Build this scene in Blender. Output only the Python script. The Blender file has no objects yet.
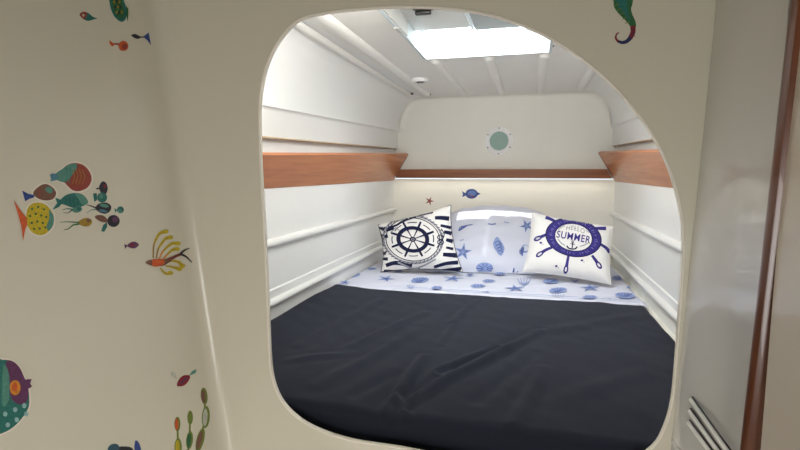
import bpy, math, random
from mathutils import Vector, noise
from mathutils.geometry import tessellate_polygon
random.seed(7)
PI = math.pi
COL = bpy.context.scene.collection
ZO = 1.45                       # eye height above the cabin sole; design coordinates have z=0 at eye level
F = 500.0; CX, CY = 400.0, 225.0
TH = math.atan(53 / F); PSI = math.atan(130 * math.cos(TH) / F)
FW = Vector((-math.sin(PSI)*math.cos(TH), math.cos(PSI)*math.cos(TH), -math.sin(TH)))
RT = Vector((math.cos(PSI), math.sin(PSI), 0)); UP = RT.cross(FW)

def ray(x, y): return FW + RT*((x-CX)/F) + UP*((CY-y)/F)
def onY(x, y, Y): v = ray(x, y); return v*(Y/v.y)
def onX(x, y, X): v = ray(x, y); return v*(X/v.x)
def onZ(x, y, Z): v = ray(x, y); return v*(Z/v.z)
def onP(x, y, p, n): v = ray(x, y); return v*(p.dot(n)/v.dot(n))
def proj(p):
    z = p.dot(FW); return CX + F*p.dot(RT)/z, CY - F*p.dot(UP)/z

# ------------------------------------------------------------------ materials
MATS = {}
def srgb(c):
    return tuple((v/255/12.92 if v/255 <= .04045 else ((v/255+.055)/1.055)**2.4) for v in c)
def mat(name, c, rough=.5, noise_amt=0.0, nscale=20, bump=0.0, bscale=200, metal=0.0, spec=.5, sheen=0, coat=0, emit=None):
    if name in MATS: return MATS[name]
    m = bpy.data.materials.new(name); m.use_nodes = True
    nt = m.node_tree; b = nt.nodes['Principled BSDF']
    lc = srgb(c)
    b.inputs['Base Color'].default_value = (*lc, 1)
    b.inputs['Roughness'].default_value = rough
    b.inputs['Metallic'].default_value = metal
    b.inputs['Specular IOR Level'].default_value = spec
    if sheen: b.inputs['Sheen Weight'].default_value = sheen
    if coat: b.inputs['Coat Weight'].default_value = coat
    tc = nt.nodes.new('ShaderNodeTexCoord')
    if noise_amt:
        n = nt.nodes.new('ShaderNodeTexNoise'); n.inputs['Scale'].default_value = nscale; n.inputs['Detail'].default_value = 4
        r = nt.nodes.new('ShaderNodeValToRGB')
        r.color_ramp.elements[0].position = .3; r.color_ramp.elements[1].position = .7
        r.color_ramp.elements[0].color = (*[v*(1-noise_amt) for v in lc], 1)
        r.color_ramp.elements[1].color = (*[min(1, v*(1+noise_amt)) for v in lc], 1)
        nt.links.new(tc.outputs['Object'], n.inputs['Vector']); nt.links.new(n.outputs['Fac'], r.inputs['Fac'])
        nt.links.new(r.outputs['Color'], b.inputs['Base Color'])
    if bump:
        n = nt.nodes.new('ShaderNodeTexNoise'); n.inputs['Scale'].default_value = bscale; n.inputs['Detail'].default_value = 3
        bp = nt.nodes.new('ShaderNodeBump'); bp.inputs['Strength'].default_value = bump; bp.inputs['Distance'].default_value = .002
        nt.links.new(tc.outputs['Object'], n.inputs['Vector']); nt.links.new(n.outputs['Fac'], bp.inputs['Height'])
        nt.links.new(bp.outputs['Normal'], b.inputs['Normal'])
    if emit:
        b.inputs['Emission Color'].default_value = (*lc, 1); b.inputs['Emission Strength'].default_value = emit
    MATS[name] = m; return m
def wood(name, c1, c2, axis='Y', rough=.35, coat=.3):
    m = bpy.data.materials.new(name); m.use_nodes = True
    nt = m.node_tree; b = nt.nodes['Principled BSDF']
    b.inputs['Roughness'].default_value = rough; b.inputs['Coat Weight'].default_value = coat
    tc = nt.nodes.new('ShaderNodeTexCoord'); mp = nt.nodes.new('ShaderNodeMapping')
    s = {'X': (1.5, 30, 30), 'Y': (30, 1.5, 30), 'Z': (30, 30, 1.5)}[axis]
    mp.inputs['Scale'].default_value = s
    n = nt.nodes.new('ShaderNodeTexNoise'); n.inputs['Scale'].default_value = 1.6; n.inputs['Detail'].default_value = 6; n.inputs['Distortion'].default_value = .6
    r = nt.nodes.new('ShaderNodeValToRGB')
    r.color_ramp.elements[0].position = .3; r.color_ramp.elements[1].position = .72
    r.color_ramp.elements[0].color = (*srgb(c1), 1); r.color_ramp.elements[1].color = (*srgb(c2), 1)
    nt.links.new(tc.outputs['Object'], mp.inputs['Vector']); nt.links.new(mp.outputs['Vector'], n.inputs['Vector'])
    nt.links.new(n.outputs['Fac'], r.inputs['Fac']); nt.links.new(r.outputs['Color'], b.inputs['Base Color'])
    MATS[name] = m; return m
def cloth_mat(name, c, rough=.9, sheen=.2, weave=900, amt=.04):
    m = mat(name, c, rough, noise_amt=amt, nscale=weave*.5, bump=.25, bscale=weave, spec=.2, sheen=sheen)
    return m

GEL_IN = mat('berth gelcoat', (238, 239, 236), .28, noise_amt=.015, nscale=3, bump=.04, bscale=14)
GEL_CEIL = mat('ceiling gelcoat', (238, 237, 231), .4, noise_amt=.02, nscale=4, bump=.05, bscale=30)
GEL_BACK = mat('back liner', (226, 224, 214), .6, noise_amt=.02, nscale=5, bump=.05, bscale=60)
GEL_LOW = mat('lower back panel', (243, 241, 230), .5, noise_amt=.01, nscale=4)
GEL_OUT = mat('cabin gelcoat', (217, 214, 197), .26, noise_amt=.015, nscale=2.5, bump=.03, bscale=9)
GEL_RIM = mat('opening rim', (244, 240, 228), .3)
SATIN = mat('satin grey panel', (212, 212, 210), .2, noise_amt=.012, nscale=3, coat=.5, spec=.8)
SATIN2 = mat('satin warm panel', (212, 204, 192), .25, noise_amt=.012, nscale=3, coat=.4)
WHITE = mat('white plastic', (240, 240, 238), .3)
HATCHW = mat('hatch frame white', (206, 216, 218), .45)
SHADE1 = mat('blind grey', (196, 197, 192), .5, bump=.03)
SHADE2 = mat('screen grey', (150, 155, 152), .6, bump=.05, bscale=600)
BLACK = mat('black plastic', (24, 22, 22), .4)
CHROME = mat('screw metal', (120, 118, 112), .35, metal=.9)
FLOORM = wood('sole wood', (96, 62, 38), (128, 86, 54), 'Y', .5)
W_SIDE = wood('side fascia wood', (182, 106, 60), (212, 138, 88), 'Y', .35, .12)
W_BACK = wood('back fascia wood', (118, 66, 30), (146, 86, 44), 'X', .45, .05)
W_POST = wood('post wood', (80, 42, 22), (116, 66, 36), 'Z', .3, .25)
NAVY = cloth_mat('navy cotton', (31, 36, 50), .8, .05, 700, .08)
SHEETM = cloth_mat('printed sheet cotton', (212, 216, 230), .9, .1, 500, .02)
MATT = cloth_mat('mattress ticking', (218, 216, 208))
CUSH = cloth_mat('cushion canvas', (234, 233, 229), .9, .1, 600, .03)
INK = cloth_mat('navy ink', (26, 30, 62), .9, .05)
INKP = cloth_mat('indigo ink', (56, 50, 122), .9, .05, 300, .25)
INKL = cloth_mat('light blue ink', (140, 158, 202), .9, .05, 120, .12)
INKM = cloth_mat('mid blue ink', (90, 108, 168), .9, .05, 120, .2)
ROPE = cloth_mat('grey rope ink', (150, 152, 160), .9, .05, 300, .3)
GREYINK = cloth_mat('pale grey ink', (150, 150, 156), .9, .05, 300, .2)
LAV = cloth_mat('pale lettering', (112, 106, 168), .9, .05)

def glass_mat(name, c, mixf=.12, rough=.05, trans=.85):
    m = bpy.data.materials.new(name); m.use_nodes = True; nt = m.node_tree
    b = nt.nodes['Principled BSDF']; out = nt.nodes['Material Output']
    b.inputs['Base Color'].default_value = (*srgb(c), 1); b.inputs['Roughness'].default_value = rough
    t = nt.nodes.new('ShaderNodeBsdfTransparent'); mx = nt.nodes.new('ShaderNodeMixShader'); mx.inputs[0].default_value = mixf
    t.inputs[0].default_value = (trans, trans, trans, 1)
    nt.links.new(t.outputs[0], mx.inputs[1]); nt.links.new(b.outputs[0], mx.inputs[2]); nt.links.new(mx.outputs[0], out.inputs['Surface'])
    MATS[name] = m; return m
ACRYL = glass_mat('hatch acrylic', (225, 238, 240), .15, .1, .95)
PORTG = mat('porthole glass', (128, 158, 148), .45, noise_amt=.03, nscale=10)

# ------------------------------------------------------------------ mesh builder
class MB:
    def __init__(s): s.v = []; s.f = []; s.mi = []
    def vert(s, p): s.v.append(Vector(p)); return len(s.v)-1
    def face(s, idx, m=0): s.f.append(tuple(idx)); s.mi.append(m)
    def quad(s, a, b, c, d, m=0): s.face([s.vert(a), s.vert(b), s.vert(c), s.vert(d)], m)
    def grid(s, fn, nu, nv, m=0, closeu=False):
        b = len(s.v)
        for j in range(nv+1):
            for i in range(nu + (0 if closeu else 1)):
                s.v.append(Vector(fn(i/nu, j/nv)))
        w = nu if closeu else nu+1
        for j in range(nv):
            for i in range(nu):
                i2 = (i+1) % w if closeu else i+1
                s.face((b+j*w+i, b+j*w+i2, b+(j+1)*w+i2, b+(j+1)*w+i), m)
    def box(s, x0, x1, y0, y1, z0, z1, m=0, bev=0.0):
        if bev <= 0:
            c = [s.vert((x, y, z)) for z in (z0, z1) for y in (y0, y1) for x in (x0, x1)]
            for q in ((0, 2, 3, 1), (4, 5, 7, 6), (0, 1, 5, 4), (2, 6, 7, 3), (0, 4, 6, 2), (1, 3, 7, 5)): s.face([c[k] for k in q], m)
            return
        import bmesh
        bm = bmesh.new()
        c = [bm.verts.new((x, y, z)) for z in (z0, z1) for y in (y0, y1) for x in (x0, x1)]
        for q in ((0, 2, 3, 1), (4, 5, 7, 6), (0, 1, 5, 4), (2, 6, 7, 3), (0, 4, 6, 2), (1, 3, 7, 5)): bm.faces.new([c[k] for k in q])
        bmesh.ops.bevel(bm, geom=bm.edges[:], offset=bev, segments=3, profile=.5, affect='EDGES')
        s.bm(bm, m); bm.free()
    def bm(s, bm, m=0):
        b = len(s.v); bm.verts.index_update()
        for v in bm.verts: s.v.append(v.co.copy())
        for f in bm.faces: s.face([b+v.index for v in f.verts], m)
    def extrude(s, prof, a, b, m=0, caps=True, closed=True):
        """prof: list of 3D points (start); a,b offsets"""
        n = len(prof); i0 = len(s.v)
        for p in prof: s.v.append(Vector(p)+Vector(a))
        for p in prof: s.v.append(Vector(p)+Vector(b))
        for i in range(n if closed else n-1):
            j = (i+1) % n; s.face((i0+i, i0+j, i0+n+j, i0+n+i), m)
        if caps and closed:
            s.face(tuple(range(i0+n-1, i0-1, -1)), m); s.face(tuple(range(i0+n, i0+2*n)), m)
    def tube(s, pts, r, m=0, seg=10, caps=True):
        pts = [Vector(p) for p in pts]; i0 = len(s.v); n = len(pts)
        for k, p in enumerate(pts):
            t = (pts[min(k+1, n-1)]-pts[max(k-1, 0)]).normalized()
            a = t.cross(Vector((0, 0, 1)));
            if a.length < 1e-3: a = t.cross(Vector((0, 1, 0)))
            a.normalize(); b = t.cross(a)
            rr = r[k] if isinstance(r, (list, tuple)) else r
            for q in range(seg):
                an = 2*PI*q/seg; s.v.append(p + a*math.cos(an)*rr + b*math.sin(an)*rr)
        for k in range(n-1):
            for q in range(seg):
                q2 = (q+1) % seg; s.face((i0+k*seg+q, i0+k*seg+q2, i0+(k+1)*seg+q2, i0+(k+1)*seg+q), m)
        if caps:
            s.face([i0+q for q in range(seg)][::-1], m); s.face([i0+(n-1)*seg+q for q in range(seg)], m)
    def lathe(s, c, axis, prof, m=0, seg=32):
        """prof list of (r, h) along axis"""
        ax = Vector(axis).normalized(); a = ax.cross(Vector((0, 0, 1)))
        if a.length < 1e-3: a = Vector((1, 0, 0))
        a.normalize(); b = ax.cross(a); i0 = len(s.v); n = len(prof)
        for r, h in prof:
            for q in range(seg):
                an = 2*PI*q/seg; s.v.append(Vector(c)+ax*h+(a*math.cos(an)+b*math.sin(an))*r)
        for k in range(n-1):
            for q in range(seg):
                q2 = (q+1) % seg; s.face((i0+k*seg+q, i0+k*seg+q2, i0+(k+1)*seg+q2, i0+(k+1)*seg+q), m)
    def link(s, name, mats, parent=None, smooth=False, origin=None, angle=None):
        if not isinstance(mats, (list, tuple)): mats = [mats]
        if parent is not None: org = Vector(parent['_o'])
        elif origin is not None: org = Vector(origin)
        else:
            lo = [min(v[k] for v in s.v) for k in range(3)]; hi = [max(v[k] for v in s.v) for k in range(3)]
            org = Vector(((lo[0]+hi[0])/2, (lo[1]+hi[1])/2, lo[2]))
        me = bpy.data.meshes.new(name)
        me.from_pydata([tuple(v-org) for v in s.v], [], s.f)
        for m in mats: me.materials.append(m)
        me.polygons.foreach_set('material_index', s.mi)
        if smooth: me.polygons.foreach_set('use_smooth', [True]*len(s.f))
        me.update()
        if smooth and angle: 
            try: me.set_sharp_from_angle(angle=math.radians(angle))
            except Exception: pass
        o = bpy.data.objects.new(name, me); COL.objects.link(o)
        if parent is not None: o.parent = parent
        else: o.location = org + Vector((0, 0, ZO))
        return o
def tag(o, label, cat, group=None):
    o['label'] = label; o['category'] = cat
    if group: o['group'] = group
    return o
def thing(name, org, label, cat, group=None):
    o = bpy.data.objects.new(name, None); COL.objects.link(o); o.empty_display_size = .05
    o.location = Vector(org)+Vector((0, 0, ZO)); o['_o'] = tuple(org); tag(o, label, cat, group); return o
def struct(o): o['kind'] = 'structure'; return o

def catmull(pts, k=6, closed=True):
    n = len(pts); out = []
    rng = n if closed else n-1
    for i in range(rng):
        if closed: p0, p1, p2, p3 = pts[(i-1) % n], pts[i], pts[(i+1) % n], pts[(i+2) % n]
        else: p0, p1, p2, p3 = pts[max(i-1, 0)], pts[i], pts[i+1], pts[min(i+2, n-1)]
        for q in range(k):
            t = q/k
            out.append(tuple(.5*(2*p1[c]+(p2[c]-p0[c])*t+(2*p0[c]-5*p1[c]+4*p2[c]-p3[c])*t*t+(3*p1[c]-p0[c]-3*p2[c]+p3[c])*t**3) for c in range(len(p1))))
    if not closed: out.append(tuple(pts[-1]))
    return out

# ------------------------------------------------------------------ flat prints: 2D shapes laid on a surface
class Art:
    """collects triangles in a 2D pattern frame, layered in the order they are drawn"""
    def __init__(s): s.t = []; s.mats = []; s.layer = 0
    def mi(s, m):
        if m not in s.mats: s.mats.append(m)
        return s.mats.index(m)
    def poly(s, pts, m, smooth=0):
        if smooth: pts = catmull(pts, smooth)
        s.layer += 1; i = s.mi(m); v3 = [Vector((p[0], p[1], 0)) for p in pts]
        for t in tessellate_polygon([v3]): s.t.append((i, s.layer, [tuple(pts[k][:2]) for k in t]))
    def strip(s, L, R, m, closed=False):
        s.layer += 1; i = s.mi(m); n = len(L)
        for k in range(n if closed else n-1):
            j = (k+1) % n
            s.t.append((i, s.layer, [L[k], R[k], R[j]])); s.t.append((i, s.layer, [L[k], R[j], L[j]]))
    def line(s, pts, w, m, w2=None, smooth=0):
        if smooth: pts = catmull(pts, smooth, False)
        n = len(pts); L = []; R = []
        for k in range(n):
            a = pts[max(k-1, 0)]; b = pts[min(k+1, n-1)]
            dx, dy = b[0]-a[0], b[1]-a[1]; d = math.hypot(dx, dy) or 1
            ww = w/2 if w2 is None else (w+(w2-w)*k/(n-1))/2
            L.append((pts[k][0]-dy/d*ww, pts[k][1]+dx/d*ww)); R.append((pts[k][0]+dy/d*ww, pts[k][1]-dx/d*ww))
        s.strip(L, R, m)
    def ell(s, cx, cy, rx, ry, m, rot=0, n=28):
        c, q = math.cos(rot), math.sin(rot)
        s.poly([(cx+rx*math.cos(a)*c-ry*math.sin(a)*q, cy+rx*math.cos(a)*q+ry*math.sin(a)*c) for a in [2*PI*k/n for k in range(n)]], m)
    def ring(s, cx, cy, rx, ry, ix, iy, m, rot=0, a0=0, a1=2*PI, n=48):
        c, q = math.cos(rot), math.sin(rot); full = abs(a1-a0-2*PI) < 1e-6
        f = lambda X, Y, a: (cx+X*math.cos(a)*c-Y*math.sin(a)*q, cy+X*math.cos(a)*q+Y*math.sin(a)*c)
        A = [a0+(a1-a0)*k/n for k in range(n if full else n+1)]
        s.strip([f(rx, ry, a) for a in A], [f(ix, iy, a) for a in A], m, full)
    def star(s, cx, cy, r, ri, m, rot=0, sy=1.0, n=5):
        pts = []
        for k in range(n*2):
            a = rot+PI*k/n; rr = r if k % 2 == 0 else ri
            pts.append((cx+rr*math.cos(a), cy+rr*math.sin(a)*sy))
        s.poly(pts, m)
    def lay(s, mb, fn, h, base_mat, eps=.0006, de=.00006):
        """fn(x,y)->(point, normal); appended to mb with material slots after base_mat"""
        cache = {}
        def split(tri, d=0):
            e = [math.dist(tri[k], tri[(k+1) % 3]) for k in range(3)]
            k = e.index(max(e))
            if e[k] <= h or d > 12: yield tri; return
            a, b, c = tri[k], tri[(k+1) % 3], tri[(k+2) % 3]; m = ((a[0]+b[0])/2, (a[1]+b[1])/2)
            yield from split((a, m, c), d+1); yield from split((m, b, c), d+1)
        for i, ly, t in s.t:
            for q in split(tuple(t)):
                idx = []
                for p in q:
                    key = (round(p[0], 4), round(p[1], 4))
                    if key not in cache: cache[key] = fn(*p)
                    P, N = cache[key]
                    idx.append(mb.vert(P+N*(eps+de*ly)))
                mb.face(idx, i+base_mat)
        return s.mats
def glyphs(text, size=1.0, off=0):
    cu = bpy.data.curves.new('lettering', 'FONT'); cu.body = text; cu.size = size; cu.offset = off; cu.space_character = 1.12; cu.resolution_u = 3
    o = bpy.data.objects.new('lettering', cu); COL.objects.link(o)
    bpy.context.view_layer.update()
    dg = bpy.context.evaluated_depsgraph_get(); me = o.evaluated_get(dg).to_mesh(); me.calc_loop_triangles()
    tr = [[(me.vertices[k].co.x, me.vertices[k].co.y) for k in t.vertices] for t in me.loop_triangles]
    o.evaluated_get(dg).to_mesh_clear(); bpy.data.objects.remove(o); bpy.data.curves.remove(cu)
    return tr
def surf_map(P, g0=(.5, .5)):
    """returns fn(px,py)->(point, normal) for a parametric surface P(u,v): where the print lies on it"""
    last = [g0]
    def f(x, y):
        u, v = last[0]
        for it in range(14):
            a = proj(P(u, v)); ex, ey = x-a[0], y-a[1]
            if abs(ex)+abs(ey) < .01: break
            h = 1e-3; b = proj(P(u+h, v)); c = proj(P(u, v+h))
            j11, j21 = (b[0]-a[0])/h, (b[1]-a[1])/h; j12, j22 = (c[0]-a[0])/h, (c[1]-a[1])/h
            D = j11*j22-j12*j21
            if abs(D) < 1e-6: break
            du = (ex*j22-ey*j12)/D; dv = (ey*j11-ex*j21)/D
            du = max(-.2, min(.2, du)); dv = max(-.2, min(.2, dv))
            u = min(.999, max(.001, u+du)); v = min(.999, max(.001, v+dv))
        last[0] = (u, v) if .02 < u < .98 and .02 < v < .98 else g0
        h = 2e-3; p = P(u, v); n = (P(u+h, v)-P(u-h, v)).cross(P(u, v+h)-P(u, v-h)).normalized()
        if n.dot(p) > 0: n = -n
        return p, n
    return f

# ================================================================== OUTER CABIN
YB = .96; YI = .968             # front and inner faces of the bulkhead
XP = .289                       # plane of the panel on the right
ZC = .60; ZF = -ZO
C0 = onY(158, 0, YB); C1 = onY(226, 450, YB)
def corner(z):
    t = (z-C0.z)/(C1.z-C0.z); return Vector((C0.x+(C1.x-C0.x)*t, YB, z))
LD = Vector((-.30, -.954, 0)).normalized()
LN = LD.cross((C0-C1).normalized()).normalized()
if LN.x < 0: LN = -LN
R_F = .028

# opening outline on the bulkhead
op = [(300, 20), (283, 36), (270, 58), (262.5, 84), (260, 112), (260.5, 150), (263, 200), (266, 255), (268.5, 310), (270, 352), (273, 378),
      (281, 399), (296, 416), (318, 429), (352, 440), (400, 447.5)]
op = [(*[onY(x, y, YB)[k] for k in (0, 2)],) for x, y in op]
zb = op[-1][1]
op += [(-.12, zb-.006), (.02, zb-.006), (.12, zb+.002), (.18, zb+.022)]
op += [(onY(x, y, YB).x, onY(x, y, YB).z) for x, y in [(652, 447), (664, 427), (671, 402), (674.5, 370), (678, 322), (681, 280), (682.5, 245), (681, 218),
      (675, 190), (664.5, 160), (650, 133), (631, 107), (610, 84), (586, 63), (560, 45), (530, 29.5), (500, 18.5), (470, 12), (440, 8.6), (400, 7.6), (360, 9.6), (326, 13.5)]]
opc = catmull(op, 4)
NO = len(opc)
def inset(pts, d):
    out = []; n = len(pts)
    for k in range(n):
        a = pts[k-1]; b = pts[(k+1) % n]; dx, dz = b[0]-a[0], b[1]-a[1]; L = math.hypot(dx, dz)
        out.append((pts[k][0]+dz/L*d, pts[k][1]-dx/L*d))
    return out
area = sum(opc[k][0]*opc[(k+1) % NO][1]-opc[(k+1) % NO][0]*opc[k][1] for k in range(NO))
SGN = -1 if area > 0 else 1
out2 = inset(opc, -SGN*.0035)    # slightly larger loop where the rim starts to round
# bulkhead face with hole
b = MB()
outer = []
def oc(z): c = corner(z); return (c.x+R_F, z)
outer = [(oc(ZF)[0], ZF), (.62, ZF), (.62, ZC), (oc(ZC)[0], ZC)]
def fill(loopo, loopi, y):
    v3 = [[Vector((x, z, 0)) for x, z in loopo], [Vector((x, z, 0)) for x, z in loopi]]
    flat = loopo+loopi; i0 = len(b.v)
    for x, z in flat: b.vert((x, y, z))
    for t in tessellate_polygon(v3): b.face([i0+k for k in t])
fill(outer, out2, YB)
outer_in = [(-1.0, ZF), (.62, ZF), (.62, ZC), (-1.0, ZC)]
fill(outer_in, opc, YI)
struct(b.link('wall_front', GEL_OUT))
# rim lining (thin pale edge of the cut-out)
b = MB()
def rimfn(u, v):
    k = int(round(u*NO)) % NO
    A, B = opc[k], out2[k]
    prof = [(1.0, -.0002), (.8, -.0012), (.45, -.0014), (.15, -.0008), (0, .001), (0, YI-YB-.001), (.3, YI-YB+.0015)]
    t, dy = prof[int(round(v*6))]
    return (A[0]+(B[0]-A[0])*t, YB+dy, A[1]+(B[1]-A[1])*t)
b.grid(rimfn, NO, 6, 0, closeu=True)
struct(b.link('trim_1', GEL_RIM, smooth=True, angle=50))
# left wall with the rounded corner
b = MB()
def lw(u, v):
    z = ZF+(ZC-ZF)*v; c = corner(z)
    N = 8
    k = u*(N+2)
    if k <= N:
        t = k/N; p0 = c+Vector((R_F, 0, 0)); p2 = c+LD*R_F
        return p0*(1-t)**2+c*2*t*(1-t)+p2*t*t
    return c+LD*(R_F+(2.6-R_F)*(k-N)/2)
b.grid(lw, 10, 12)
struct(b.link('wall_left', GEL_OUT, smooth=True))
# right: grey panel, then the warmer panel beyond the post
def panelx(y, z):
    k = max(0, min(1.3, (.25-z)/.67))*.024; t = max(0, min(1, (y-.79)/.165)); return XP-k*t*t*(3-2*t)
b = MB()
b.grid(lambda u, v: (panelx(.706+(YB-.0005-.706)*u, ZF+.001+(ZC-ZF-.002)*v), .706+(YB-.0005-.706)*u, ZF+.001+(ZC-ZF-.002)*v), 24, 60)
b.box(XP+.001, XP+.02, .706, YB-.0005, ZF+.001, ZC-.001)
struct(b.link('wall_right', SATIN, smooth=True, angle=30))
b = MB(); b.box(XP-.004, XP+.016, -1.6, .678, ZF+.001, ZC-.001)
struct(b.link('wall_right_near', SATIN2))
# floor, ceiling and the aft end of the outer cabin
b = MB(); b.box(-1.9, .62, -1.6, YB, ZF-.02, ZF); struct(b.link('floor', FLOORM))
b = MB(); b.box(-1.9, .62, -1.62, YB+.02, ZC, ZC+.03); struct(b.link('ceiling', mat('headliner', (120, 108, 92), .9, bump=.2)))
b = MB(); b.box(-1.9, .62, -1.64, -1.6, ZF, ZC); struct(b.link('wall_rear', wood('rear joinery', (92, 58, 36), (122, 80, 50), 'Z', .5, .1)))

# wooden post: a rounded upright, very slightly out of plumb
def post():
    b = MB()
    pts = []
    for z in (-1.40, -.9, -.4, 0, .3, .585):
        y = .692 - (z+.10)*.075
        prof = [(XP+.012, y+.014), (XP-.004, y+.014), (XP-.0095, y+.010), (XP-.012, y+.003), (XP-.012, y-.004), (XP-.0095, y-.010), (XP-.004, y-.012), (XP+.012, y-.012)]
        pts.append([b.vert((x, yy, z)) for x, yy in prof])
    for r0, r1 in zip(pts, pts[1:]):
        for k in range(8): b.face((r0[k], r0[(k+1) % 8], r1[(k+1) % 8], r1[k]))
    b.face(pts[0][::-1]); b.face(pts[-1])
    o = b.link('wooden_post', W_POST, smooth=True, angle=40)
    tag(o, 'varnished red-brown wooden upright between two satin grey panels at the right', 'post')
post()
# louvred vent on the grey panel
t = thing('louvre_vent', (XP, .88, -.50), 'white louvred air vent with slanting ribs low on the grey panel', 'vent')
for (px_, py_, k) in ((693.5, 398.5, 0), (692, 410, 1), (691, 421.5, 2)):
    p = onX(px_, py_, XP-.01)
    for q in range(4): p = onX(px_, py_, panelx(p.y, p.z)-.003)
    p2 = onX((727, 717.5, 709)[k], 450, XP-.010); p = p+Vector((-.003, 0, -.003)); p2 = p+(p2-p)*1.22
    d = (p2-p).normalized()
    b = MB(); b.tube([p-d*.003, p, p2, p2+d*.003], [.001, .0040, .0040, .001], seg=12); b.link('louvre', WHITE, t, smooth=True)
    u = Vector((.001, 0, .0052)); b = MB(); b.tube([p+u, p2+u], .0014, seg=8); b.link('slot', BLACK, t, smooth=True)
# small white moulded ledge in the corner under the panel
p = onZ(674, 443, -.50)
t = thing('corner_ledge', (.27, .94, -.56), 'small white moulded ledge in the corner below the louvred vent', 'ledge')
b = MB(); b.box(.264, XP-.0002, .83, YB-.0002, -.56, -.487, bev=.004); b.link('body', WHITE, t, smooth=True, angle=40)
b = MB(); b.tube([(.2635, YB-.006, -.4845), (.2635, .83, -.4845)], .0042, seg=12); b.link('rolled_edge', WHITE, t, smooth=True)

# ================================================================== BERTH
XL, XR = -.87, .49; XM = (XL+XR)/2; Y0, Y1 = YI+.0006, 3.22; ZCE = .475; ZB = -.56
def shell_profile(side):
    """from low on the wall up round the cove to the flat overhead; x measured from centre line"""
    hw = (XR-XL)/2
    pr = [(hw, -.80), (hw, -.05), (hw, .128), (hw-.022, .129), (hw-.024, .134), (hw-.024, .222), (hw-.030, .232), (hw-.036, .236), (hw-.036, .285),
          (hw-.044, .335), (hw-.060, .385), (hw-.084, .428), (hw-.115, .456), (hw-.150, .470), (hw-.185, ZCE)]
    return [(XM+side*x, z) for x, z in pr]
def sheer(z, y):   # the upper ledge climbs toward the stern
    k = .022 if .1 < z < .15 else .031 if .2 < z < .30 else .014 if .3 < z < .36 else 0
    return z+(y-2.2)*k
for side, nm in ((-1, 'left'), (1, 'right')):
    pr = shell_profile(side); b = MB(); n = len(pr)-1
    def fn(u, v):
        k = u*n; i = int(round(k)); x, z = pr[i]; y = Y0+(Y1-Y0)*v
        return (x, y, sheer(z, y))
    b.grid(fn, n, 16)
    struct(b.link('wall_berth_'+nm, GEL_IN, smooth=True, angle=35))
# overhead with the hatch hole
HX0, HX1, HY0, HY1 = -.437, .066, 1.36, 2.11
hwf = (XR-XL)/2-.185
b = MB()
def flat(x0, x1, y0, y1): b.quad((x0, y0, ZCE), (x1, y0, ZCE), (x1, y1, ZCE), (x0, y1, ZCE))
flat(XM-hwf, HX0, Y0, Y1); flat(HX1, XM+hwf, Y0, Y1); flat(HX0, HX1, Y0, HY0); flat(HX0, HX1, HY1, Y1)
struct(b.link('ceiling_berth', GEL_CEIL))
# moulded ribs
for i, x in enumerate((-.728, -.626, -.403, -.18, .045, .268, .385)):
    ys = HY1+.012 if HX0-.01 < x < HX1+.0 else Y0
    b = MB(); N = 10
    edge = i in (0, 6)
    w, h = (.023, .019) if not edge else (.020, .015)
    if i == 1: w = .028
    zc = ZCE if not edge else ZCE-.006
    L = (Y1-.085)-ys
    def fn(u, v):
        a = PI*u; y = ys+L*v; s = 1
        if v < .004: s = .02
        elif v < .03: s = math.sqrt(1-((.03-v)/.03)**2)
        if v > .97: s = math.sqrt(max(.0, 1-((v-.97)/.03)**2))*.98+.02
        return (x-math.cos(a)*w*s, y, zc-math.sin(a)*h*s+.001)
    b.grid(fn, N, 40)
    struct(b.link('trim_%d' % (i+2), GEL_CEIL, smooth=True))
# end walls: upper liner, lower panel
b = MB()
def back(u, v):
    hw = (XR-XL)/2; return (XL+(XR-XL)*u, Y1, -.04+(ZCE+.04-.001)*v)
b.grid(back, 8, 6); struct(b.link('wall_back', GEL_BACK))
b = MB(); b.box(XL, XR, Y1-.022, Y1-.001, -.80, -.045); struct(b.link('wall_back_lower', GEL_LOW))
# cover strip round the join of back wall and cove: soft fillet
b = MB()
prl = shell_profile(-1)[8:]; prr = shell_profile(1)[8:][::-1]; loop = prl+prr
def fil(u, v):
    k = int(round(u*(len(loop)-1))); x, z = loop[k]; d = Vector((XM-x, 0, .15-z)).normalized()
    a = PI/2*v; r = .03
    return Vector((x, Y1, z))+d*(r*(1-math.cos(a)))+Vector((0, -r*(1-math.sin(a)), 0))
b.grid(fil, len(loop)-1, 5); struct(b.link('trim_9', GEL_BACK, smooth=True))
# side rails moulded into the wall
for side, nm in ((-1, 'left'), (1, 'right')):
    X = XM+side*(XR-XL)/2; s = -side
    def rail(z0, z1, d, num):
        b = MB(); pr = [(0, z1)]
        for k in range(9):
            a = PI/2-PI*k/8*1.0; pr.append((d*(.35+.65*math.cos(a)), (z0+z1)/2+(z1-z0)/2*.92*math.sin(a)))
        pr.append((0, z0))
        b.extrude([(X+s*p[0], 0, p[1]) for p in pr], (0, Y0+.001, 0), (0, Y1-.024, 0))
        struct(b.link('trim_%d' % num, GEL_IN, smooth=True, angle=40))
    k = 10 if side < 0 else 20
    dz = .022 if side < 0 else 0
    rail(-.262, -.232, .020, k); rail(-.492+dz, -.462+dz, .022, k+1)
    b = MB(); b.extrude([(X, 0, -.432+dz), (X+s*.006, 0, -.436+dz), (X+s*.006, 0, -.462+dz), (X, 0, -.462+dz)], (0, Y0+.001, 0), (0, Y1-.024, 0)); struct(b.link('trim_%d' % (k+2), GEL_IN))
    b = MB(); b.box(min(X, X+s*.032), max(X, X+s*.032), Y0+.001, Y1-.024, -.70, -.548, bev=.004); struct(b.link('trim_%d' % (k+3), GEL_LOW, smooth=True, angle=40))
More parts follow.
